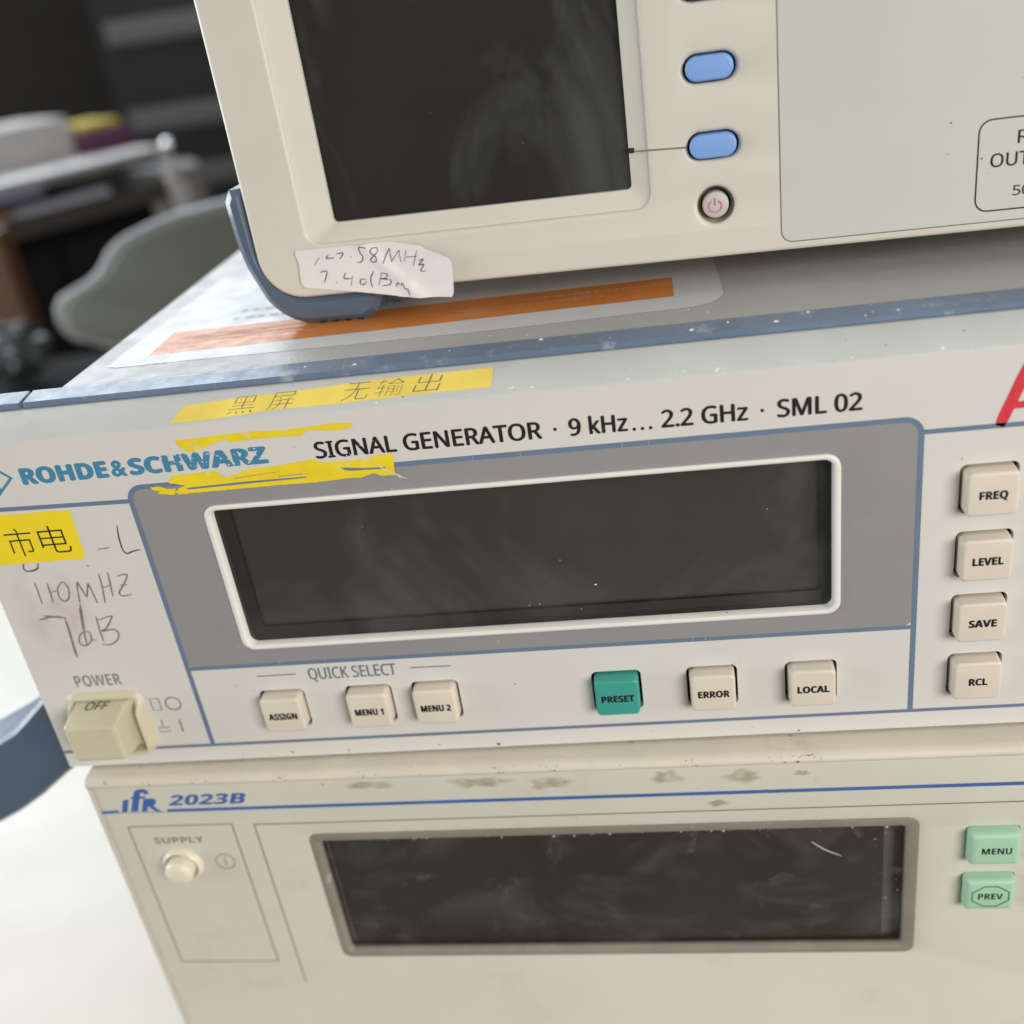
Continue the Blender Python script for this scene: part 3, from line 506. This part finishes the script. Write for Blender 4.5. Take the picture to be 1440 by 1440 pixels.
n0 = len(vs); vs += [(x, y+.07, z) for x, y, z in vs]; fs += [tuple(n0+i for i in f[::-1]) for f in fs]
edge = [i for i in range(nx+1)]+[(j+1)*(nx+1)-1 for j in range(1, nz_+1)]+[nz_*(nx+1)+i for i in range(nx-1, -1, -1)]+[j*(nx+1) for j in range(nz_-1, 0, -1)]
fs += [(edge[k], edge[(k+1) % len(edge)], n0+edge[(k+1) % len(edge)], n0+edge[k]) for k in range(len(edge))]
st = tag(MB().add(vs, fs).build('paper_sticker', 'paper', ui, smooth=60), 'wrinkled white sticker with handwriting over the lower left edge')
NOTE = [[(-2.88, 13.16), (-1.64, 14.51)], [(0.45, 14.84), (-0.11, 14.22), (1.56, 14.19)], [(2.28, 14.92), (3.67, 14.91), (2.73, 13.8)], [(5.07, 14.07), (5.27, 13.95)], [(8.92, 15.56), (7.48, 15.89), (7.33, 14.54), (7.71, 13.7), (7.24, 12.81), (6.25, 12.73)], [(11.07, 15.34), (9.97, 15.32), (9.68, 14.56), (10.6, 13.67), (10.55, 12.75), (9.68, 12.57), (9.38, 13.13), (10.38, 13.96), (11.08, 14.68), (10.95, 15.43)], [(11.94, 12.16), (13.6, 15.0)], [(13.6, 15.0), (13.59, 12.18)], [(13.59, 12.18), (15.52, 14.36)], [(15.52, 14.36), (15.47, 11.99)], [(16.99, 14.21), (16.3, 12.04)], [(19.25, 13.98), (18.01, 10.94)], [(16.72, 12.79), (19.03, 12.77)], [(19.27, 11.87), (20.41, 12.15), (19.26, 11.08), (20.35, 11.1), (19.45, 9.86), (20.49, 9.62)], [(-2.15, 11.46), (-0.59, 11.52), (-1.67, 9.24)], [(0.86, 9.21), (1.05, 9.02)], [(3.35, 10.92), (2.82, 9.75), (4.33, 9.6)], [(4.72, 10.11), (4.01, 8.14)], [(7.42, 9.03), (6.49, 9.25), (6.05, 8.48), (6.65, 8.02), (7.47, 8.62)], [(9.41, 10.59), (8.4, 9.07), (8.46, 7.29)], [(10.99, 10.16), (9.91, 7.56)], [(10.83, 10.04), (12.16, 9.78), (11.73, 9.01), (10.59, 8.85), (12.46, 8.53), (12.42, 7.59), (10.56, 7.36)], [(13.54, 6.94), (14.12, 7.83), (14.54, 7.11), (15.21, 7.72), (15.55, 6.61), (16.2, 6.41), (16.2, 4.91)]]
t = MB()
for h in NOTE: stroke(t, h, .24, 0, .6, .1, tr=lambda x, z: (x, stk_y(x, z)-.04, z))
t.build('handwriting', 'penblue', st, fix=False)

# ================================================================== lower instrument
lz = 4 - TABLE_Z                       # local z of the panel plane's zero above the thing's base
li = empty('signal_generator', 'beige signal generator at the bottom of the stack, with mint keys and a blue stripe', 'signal generator', (0, -4, TABLE_Z), -0.6)
SH = (0, 0, -TABLE_Z)
IB = 6+TABLE_Z; IW = 335
ihole = rr(53.0, 187.3, -60, -20.1, 2.0); KY = [('MENU', 202.6, -27.4), ('PREV', 202.4, -40.7)]
kh = [rr(x-5.4, x+5.4, z-4.6, z+4.6, .9) for _, x, z in KY]
ip = plate(MB(), rr(4.0, IW-1, IB+2, -3.9, .6), [ihole]+kh, 0.0, 2.0, .15).build('front_panel', 'ifr', li, shift=SH, smooth=30)
MB().prism([(-.15, -3.85), (-.5, -3.4), (-.4, -2.7), (.2, -1.9), (1.4, -1.4), (4, -1.25), (12, -1.25), (12, -3.85)], 2.8, IW).build('frame', 'ifrframe', li, shift=SH, smooth=60)
MB().prism([(.1, IB), (-.15, IB+.5), (-.15, -3.95), (12, -3.95), (12, IB)], 2.8, 3.95).build('frame_side', 'ifrframe', li, shift=SH)
MB().box(4.2, IW-1.2, 12.1, 340, IB, -3.9).build('case', 'ifrframe', li, shift=SH, bevel=1)
bz = MB().loft([ring(rr(53.0, 187.3, -60, -20.1, 2.0), .05), ring(rr(52.6, 187.7, -60.4, -19.7, 2.2), -.25), ring(rr(53.4, 186.9, -59.6, -20.5, 1.9), -.5), ring(rr(54.7, 185.2, -58.4, -22.3, 1.0), .3), ring(rr(54.9, 185.0, -58.2, -22.5, .9), 1.4)]).build('display_bezel', 'ifrbezel', li, shift=SH, smooth=50)
dm = mat('unlit lower display', (0.055, 0.048, 0.042), 0.5, var=.35, vscale=12)
MB().box(56.2, 181.1, 2.4, 3.6, -58.0, -23.4).build('display', dm, li, shift=SH)
MB().box(54.5, 185.4, 3.7, 5, -60, -22).build('display_backing', 'ifrbezel', li, shift=SH)
plate(MB(), rr(54.9, 185.0, -58.2, -22.5, .9), (), .8, .5).build('display_pane', 'glass_lower', li, shift=SH)
t = MB(); stroke(t, [(165.4, -26.7), (168.4, -29.3), (172.0, -31.3)], .35, .78, .2); pass
for k in range(70): x = random.uniform(60, 184); specks(t, 1, (x, x+.1, -23.3, -22.6), .1, .55, .77)
specks(t, 14, (178, 184.6, -45, -23), .1, .45, .77); t.build('scratch', mat('pale scuff', (0.45, 0.45, 0.44), .6), [c for c in li.children if c.name.startswith('display_pane')][0], shift=SH, fix=False)
for name, x, z in KY:
    k = cap(MB(), x, z, 10.3, 8.9, 2.6, .8, 1.3, .2, 3.0).build('key', 'mint', li, shift=SH, smooth=50)
    if name: tag(k, 'mint key lettered %s' % name)
    plate(MB(), rr(x-5.8, x+5.8, z-5, z+5, .9), (), 2.05, 1.4).build('key_well', 'dark', li, shift=SH)
    t = MB()
    if name == 'MENU': text(t, name, x-2.7, x+3.3, z-.95, z+.75, -2.62, bold=.012, style='b')
    if name == 'PREV':
        text(t, name, x-2.5, x+2.6, z-.85, z+.85, -2.62, bold=.012, style='b')
        loopbar(t, [(x-3.7, z-1.2), (x-3.7, z+1.2), (x-1.3, z+2.9), (x+1.4, z+2.9), (x+3.8, z+1.2), (x+3.8, z-1.2), (x+1.4, z-2.9), (x-1.3, z-2.9)], .25, -2.62)
    if t.v: t.build('legend', 'ink', k, shift=SH, fix=False)
t = MB(); bar(t, [(4.0, -11.35), (8.4, -11.2)], .85); bar(t, [(8.4, -11.6), (20.3, -11.75)], .16); bar(t, [(20.35, -11.35), (IW-4, -11.35)], .95)
z_ = lambda L: [(8.9+(a-318)/4.5*.2245, 0) for a, b in L]
# sloping emblem strokes and model number
t.poly([(9.0, -11.4), (10.5, -7.7), (11.9, -7.6), (10.5, -11.35)], -.03)
t.poly([(11.3, -11.35), (13.0, -7.5), (12.5, -7.5), (12.75, -6.9), (13.3, -6.85), (14.0, -5.3), (15.0, -4.7), (16.6, -4.6), (17.4, -5.2), (17.4, -6.2), (16.1, -6.2), (16.15, -5.75), (15.4, -5.75), (15.0, -6.75), (16.3, -6.8), (16.1, -7.5), (14.7, -7.5), (13.1, -11.35)], -.03)
t.poly([(14.0, -11.4), (15.6, -7.6), (18.0, -7.5), (18.5, -8.1), (18.2, -9.1), (17.4, -9.8), (18.3, -10.9), (19.2, -11.55), (17.7, -11.55), (16.9, -11.0), (16.3, -9.95), (16.0, -9.95), (15.4, -11.4)], -.034)
text(t, '2023B', 21.3, 40.6, -9.85, -6.75, -.03, bold=.03, shear=.3, style='b'); t.build('blue_print', 'ifrblue', ip, shift=SH, fix=False)
t = MB(); bar(t, [(9.1, -62), (9.1, -16.0), (34.95, -16.0), (34.95, -62), (9.1, -62)], .32); bar(t, [(40.35, -70), (40.35, -16.4), (IW-6, -16.1)], .34); text(t, 'SUPPLY', 14.3, 26.7, -21.5, -19.6, -.02, bold=.0, style='b')
loopbar(t, ell(30.2, -27.7, 2.3, 2.3), .25); bar(t, [(30.2, -28.9), (30.2, -26.5)], .25); t.build('brown_print', 'ifrline', ip, shift=SH, fix=False)
t = MB().loft([ring(ell(19.4, -28.2, 5.0, 5.0), .1), ring(ell(19.4, -28.2, 4.8, 4.8), -.9), ring(ell(19.4, -28.2, 4.4, 4.4), -1.3), ring(ell(19.4, -28.2, 3.9, 3.9), -1.1), ring(ell(19.4, -28.2, 3.75, 3.75), -.2), ring(ell(19.4, -28.2, 3.7, 3.7), .5)])
sp_ = t.build('supply_button_collar', 'ivory', li, shift=SH, smooth=60)
t = MB().loft([ring(ell(19.4, -28.2, 3.4, 3.4), .4), ring(ell(19.4, -28.2, 3.4, 3.4), -2.6), ring(ell(19.4, -28.2, 3.2, 3.2), -3.3), ring(ell(19.4, -28.2, 2.6, 2.6), -3.8), ring(ell(19.4, -28.2, 1.4, 1.4), -4.05)], False, True); t.build('supply_button', 'ivory', sp_, shift=SH, smooth=60)
t = specks(MB(), 30, (5, 205, -30, -5), .05, .3, -.035); t.build('dirt', 'speck', ip, shift=SH, fix=False)
M['brown'] = bpy.data.materials.new('brown stain'); M['brown'].use_nodes = True; stain(M['brown'], (0.50, 0.43, 0.26), 300, .25, .65, .16, None)
t = MB()
for cx, cz, a, c in ((135.5, -6.4, 3.4, 1.9), (151.5, -6.9, 4.2, 2.0), (163.5, -6.6, 1.8, .8), (95, -6.2, 7, 1.6), (110, -7, 5, 1.8), (70, -5.8, 6, 1.2), (146, -14.2, 2.4, 1)):
    ph = [random.uniform(0, 6) for _ in range(4)]
    for n in range(4):
        g = 1-.11*n
        t.poly([(cx+a*g*math.cos(k*.157)*(1+.18*math.sin(k*.47+ph[0])+.12*math.sin(k*.79+ph[1])), cz+c*g*math.sin(k*.157)*(1+.2*math.sin(k*.63+ph[2])+.1*math.sin(k*1.1+ph[3]))) for k in range(40)], -.008-.002*n-.0002*random.random())
t.build('stains', 'brown', ip, shift=SH)
for x in (30, 300):
    for y in (20, 300): MB().box(x-9, x+9, y-9, y+9, 0, 6.2).build('foot', 'dark', li, bevel=.6)

# ================================================================== the workshop behind, out of focus
be = empty('workbench', 'far grey workbench with a pale metal edge behind the stack', 'workbench', (-430, 1140, FLOOR_Z), 54.9)
H = 20-FLOOR_Z
steel = mat('pale brushed steel', (0.62, 0.62, 0.63), 0.3, metal=.7); bl = mat('bluish steel rail', (0.40, 0.43, 0.62), .35, metal=.4)
MB().box(-900, -6, 4, 480, H-12, H).build('bench_top', mat('light grey bench top', (0.66, 0.65, 0.64), .35), be, bevel=2)
MB().box(-900, 0, -3, 3.5, H-9, H+1).build('edge_strip', steel, be, bevel=2)
MB().box(-900, -175, 0, 10, H-20, H-12.5).build('rail', bl, be, bevel=1)
t = MB().loft([[(-3+8*math.cos(R(e)), 1+max(.05, 8*math.sin(R(e)))*math.cos(R(a)), H-1+max(.05, 8*math.sin(R(e)))*math.sin(R(a))) for a in range(0, 360, 15)] for e in range(0, 181, 12)], True, True); t.build('end_ball', mat('polished steel ball', (.95, .93, .96), .08, metal=1, roughvar=.02), be, smooth=60)
for x in (-8, -860):
    for y in (8, 460): MB().box(x-9, x+9, y-9, y+9, 0, H-12.5).build('leg', steel, be, bevel=2)
MB().box(-850, -17, 6, 10, H-62, H-40).build('cross_rail', mat('dull brown rail', (.06, .05, .045), .5), be)
bwx = lambda x, y, z: tuple((be.matrix_basis @ (Vector((x, y, z))*S))/S)
def onbench(name, label, cat, x, y, rz=54.9): p = bwx(x, y, H); return empty(name, label, cat, (p[0], p[1], p[2]+.3), rz)
o = onbench('cardboard_box', 'pale grey box standing on the far bench', 'box', -150, 150); MB().box(-110, 75, -60, 60, 0, 48).build('body', mat('pale grey card', (.46, .45, .45), .7), o, bevel=2); MB().box(-110.5, 75.5, -12, 12, 48.2, 48.8).build('tape_strip', mat('packing tape', (.42, .36, .27), .4), o)
o = onbench('equipment_box', 'dark grey equipment box at the left of the far bench', 'box', -420, 170); MB().box(-120, 110, -70, 70, 0, 90).build('body', mat('dark grey sheet', (.11, .11, .105), .5), o, bevel=2); MB().box(-100, 90, -71.5, -70.1, 50, 80).build('front_plate', mat('pale front plate', (.44, .43, .36), .5), o)
o = onbench('folded_cloth', 'maroon folded cloth on the far bench', 'cloth', -45, 120); MB().box(-28, 42, -50, 50, 0, 26).build('fold', mat('maroon cloth', (.085, .025, .06), .9), o, bevel=7, segs=3); MB().box(-20, 35, -40, 40, 26.2, 36).build('upper_fold', mat('yellow cloth', (.4, .33, .06), .9), o, bevel=4, segs=3)
# small things standing on the far bench
for k, (x, y, r_, h_, c_) in enumerate(((-268, 60, 11, 34, (.75, .76, .78)), (-305, 110, 14, 52, (.05, .05, .055)), (-232, 70, 9, 22, (.62, .56, .48)))):
    lb = ('shiny metal canister beside the pale box on the far bench', 'tall black canister behind the shiny one on the far bench', 'short tan jar nearest the pale box on the far bench')[k]
    o = onbench('canister', lb, 'canister', x, y); o['group'] = 'canisters on the far bench'
    cm_ = mat('canister finish', c_, .18, metal=.8 if k == 0 else 0)
    pr_ = [(r_, 0), (r_, h_*.8), (r_*.9, h_*.86), (r_*.5, h_*.9)]
    MB().loft([[(q*math.cos(R(a)), q*math.sin(R(a)), z) for a in range(0, 360, 15)] for q, z in pr_], True, True).build('body', cm_, o, smooth=40)
    MB().loft([[(q*math.cos(R(a)), q*math.sin(R(a)), z) for a in range(0, 360, 15)] for q, z in ((r_*.55, h_*.9+.2), (r_*.55, h_))], True, True).build('lid', 'dark', o, smooth=40)
for k, (x, y, a, ln) in enumerate(((-330, 30, 20, 90), (-120, 60, 75, 70))):
    o = onbench('metal_rod', ('polished metal rod lying near the left end of the far bench edge', 'polished metal rod lying in front of the pale box')[k], 'rod', x, y, 54.9+a); o['group'] = 'rods on the far bench'
    MB().loft([[(q, 4*math.cos(R(t_)), 4+4*math.sin(R(t_))) for t_ in range(0, 360, 20)] for q in (-ln/2, ln/2)], True, True).build('shaft', mat('polished rod', (.85, .85, .88), .12, metal=1), o, smooth=60)
    MB().loft([[(q, 6*math.cos(R(t_)), 6.1+6*math.sin(R(t_))) for t_ in range(0, 360, 20)] for q in (ln/2+.2, ln/2+14)], True, True).build('grip', 'dark', o, smooth=60)
o = onbench('open_box', 'white open carton standing behind the pale box on the far bench', 'box', -200, 330); MB().box(-90, 90, -70, 70, 0, 70).build('body', mat('white carton', (.62, .61, .60), .7), o, bevel=2); MB().box(-90, 90, -72, -70.4, 71, 118).build('flap', mat('white carton flap', (.55, .54, .52), .7), o)
ms = empty('small_machine', 'worn grey machine under the far bench', 'machine', (-470, 1190, FLOOR_Z), 30)
MB().box(-45, 45, -40, 40, 640, 790).build('body', mat('worn grey casting', (.20, .195, .19), .5, var=.5, vscale=30), ms, bevel=8, segs=3); MB().box(-30, 20, -50, -40.5, 720, 770).build('dial', mat('pale dial', (.5, .49, .48), .4), ms, bevel=3); MB().box(-55, 55, -50, 50, 0, 639).build('pedestal', 'dark', ms)
tu = empty('lamp_tube', 'pale metal tube lying on the black cabinet', 'tube', (-545, 1050, -29.5), 54)
MB().loft([[(x_, 8*math.cos(R(a)), 8+8*math.sin(R(a))) for a in range(0, 360, 20)] for x_ in (-60, 62)], True, True).build('body', mat('bluish white metal', (.75, .77, .9), .2, metal=.3), tu, smooth=60)
MB().loft([[(x_, 10*math.cos(R(a)), 8.2+10*math.sin(R(a))) for a in range(0, 360, 20)] for x_ in (-90, -62)], True, True).build('end_cap', mat('brass fitting', (.6, .42, .28), .25, metal=.6), tu, smooth=60)
cb = empty('cabinet', 'black cabinet below the far bench', 'cabinet', (-560, 1080, FLOOR_Z), 54.9)
MB().box(-330, 110, -35, 300, 0, 770).build('body', mat('black cabinet paint', (.010, .0095, .011), .8, spec=0.15), cb, bevel=3)
for k in range(3): MB().box(-320+k*142, -185+k*142, -38, -35.2, 300, 735).build('drawer_front', mat('black drawer', (.014, .013, .016), .7, spec=0.2), cb, bevel=2)
rk = empty('equipment_rack', 'black equipment rack far behind the cream instrument', 'rack', (-330, 1700, FLOOR_Z))
MB().box(-420, 420, 0, 300, 0, 1180).build('body', mat('black rack paint', (.014, .013, .013), .85, spec=0.1), rk, bevel=4)
for z in (690, 790, 930, 1030): MB().box(-400, 400, -8, -.5, z, z+38).build('shelf_front', mat('dim grey shelf', (.06, .056, .054), .8, spec=0.2), rk, bevel=2)
# chair
ch = empty('office_chair', 'grey green plastic chair with a pale rim left of the stack', 'chair', (-60, 450, FLOOR_Z))
co = [(60, -60), (-130, -60), (-148, -34), (-165, -28), (-174, -25.5), (-180, -20), (-183, -12), (-181, -2), (-176, 4.5), (-167, 8), (-157, 11.5), (-148, 16), (-141, 22), (-136, 28), (-130, 33), (-122, 37), (-106, 42), (-84, 47), (-42, 52), (60, 58)]
def inset(P, d):
    n = len(P); out = []
    for i in range(n):
        dv = (Vector(P[(i+1) % n])-Vector(P[i-1])).normalized(); nn = Vector((-dv.y, dv.x)); out.append(tuple(Vector(P[i])-nn*d*-1))
    return out
cc = mat('grey green plastic', (.088, .092, .072), .5, var=.05, vscale=6); cr_ = mat('pale grey edge', (.17, .17, .165), .45)
P2 = [(x*.955+3, (z-5)*.92+4) for x, z in co]
SHc = (0, 0, -FLOOR_Z)
plate(MB(), co, (), 3, 16, 4, 3).build('backrest_rim', cr_, ch, shift=SHc)
plate(MB(), P2, (), 0.5, 4, 1.2).build('backrest', cc, ch, shift=SHc)
MB().box(-170, 250, -30, 380, 405, 440).build('seat', cc, ch, bevel=12, segs=3); MB().box(20, 60, 8, 24, 440, 760).build('back_post', 'dark', ch); MB().box(20, 60, 150, 190, 40, 405).build('post', 'dark', ch)
for a in range(5):
    t = MB().box(0, 260, -14, 14, 20, 42); t.v = [(40+x*math.cos(a*1.2566)-y*math.sin(a*1.2566), 170+x*math.sin(a*1.2566)+y*math.cos(a*1.2566), z-20) for x, y, z in t.v]; t.build('base_arm', 'dark', ch)
bd = empty('wooden_board', 'orange brown upright board at the far left edge', 'board', (-530, 700, FLOOR_Z))
MB().box(-120, 113, 0, 22, 0, 812).build('plank', mat('orange brown wood', (.10, .042, .016), .55, var=.25, vscale=10), bd, bevel=2); MB().box(-118, 111, -6, -.4, 60, 95).build('batten', mat('dark brown wood', (.08, .04, .02), .6), bd)
cr2 = empty('storage_bin', 'dark storage bin below the plastic bag at the far left', 'bin', (-410, 620, FLOOR_Z)); MB().box(-120, 75, -70, 60, 0, 690).build('body', mat('dark bin plastic', (.014, .015, .014), .5), cr2, bevel=4); MB().box(-124, 79, -74, 64, 690.3, 700).build('lid', mat('grey bin lid', (.018, .020, .018), .85, spec=0.15), cr2, bevel=3)
bm = bmesh.new(); bmesh.ops.create_icosphere(bm, subdivisions=4, radius=1)
for v in bm.verts:
    n = v.co.normalized(); k = 1+.35*mnoise.noise(n*2.2)+.18*abs(mnoise.noise(n*6)); v.co = Vector((n.x*26, n.y*22, max(-22, n.z*24)))*k
    v.co *= S
me = bpy.data.meshes.new('plastic_bag'); bm.to_mesh(me); bm.free(); me.shade_smooth(); me.materials.append(mat('grey translucent bag', (.045, .055, .055), .3, var=.6, vscale=40))
o = bpy.data.objects.new('plastic_bag', me); col.objects.link(o); o.location = Vector((-375, 600, -70))*S; tag(o, 'crumpled grey plastic bag on the dark bin', 'bag')

# grime on the ivory moulding of the lower instrument
fr_ = [c for c in li.children if c.name.startswith('frame') and not c.name.startswith('frame_side')][0]
t = MB()
for _ in range(17):
    cx = random.uniform(8, 206); n = random.randint(1, 6)
    for k in range(n):
        x, u = cx+random.gauss(0, 1.4), random.uniform(.3, .98); s0 = random.uniform(.05, .22)*(1.8 if random.random() < .15 else 1)
        y, z = (-.5+.1*u-.02, -3.4+.7*u) if u < .5 else (-.4+1.2*(u-.5)-.03, -2.7+1.6*(u-.5)+.02)
        t.add([(x+s0*random.uniform(.5, 1)*1.5*math.cos(a), y-.01, z+s0*random.uniform(.5, 1)*math.sin(a)) for a in (0, .9, 1.8, 2.7, 3.6, 4.5, 5.4)], [tuple(range(7))])
t.build('grime', mat('brown grime', (.17, .14, .10), .7), fr_, shift=SH, fix=False)
for o in bpy.data.objects:
    if o.name.split('.')[0] in ('dirt', 'wear', 'grime', 'rubbed_wear', 'edge_wear', 'paint_wear', 'stains'): o['kind'] = 'stuff'
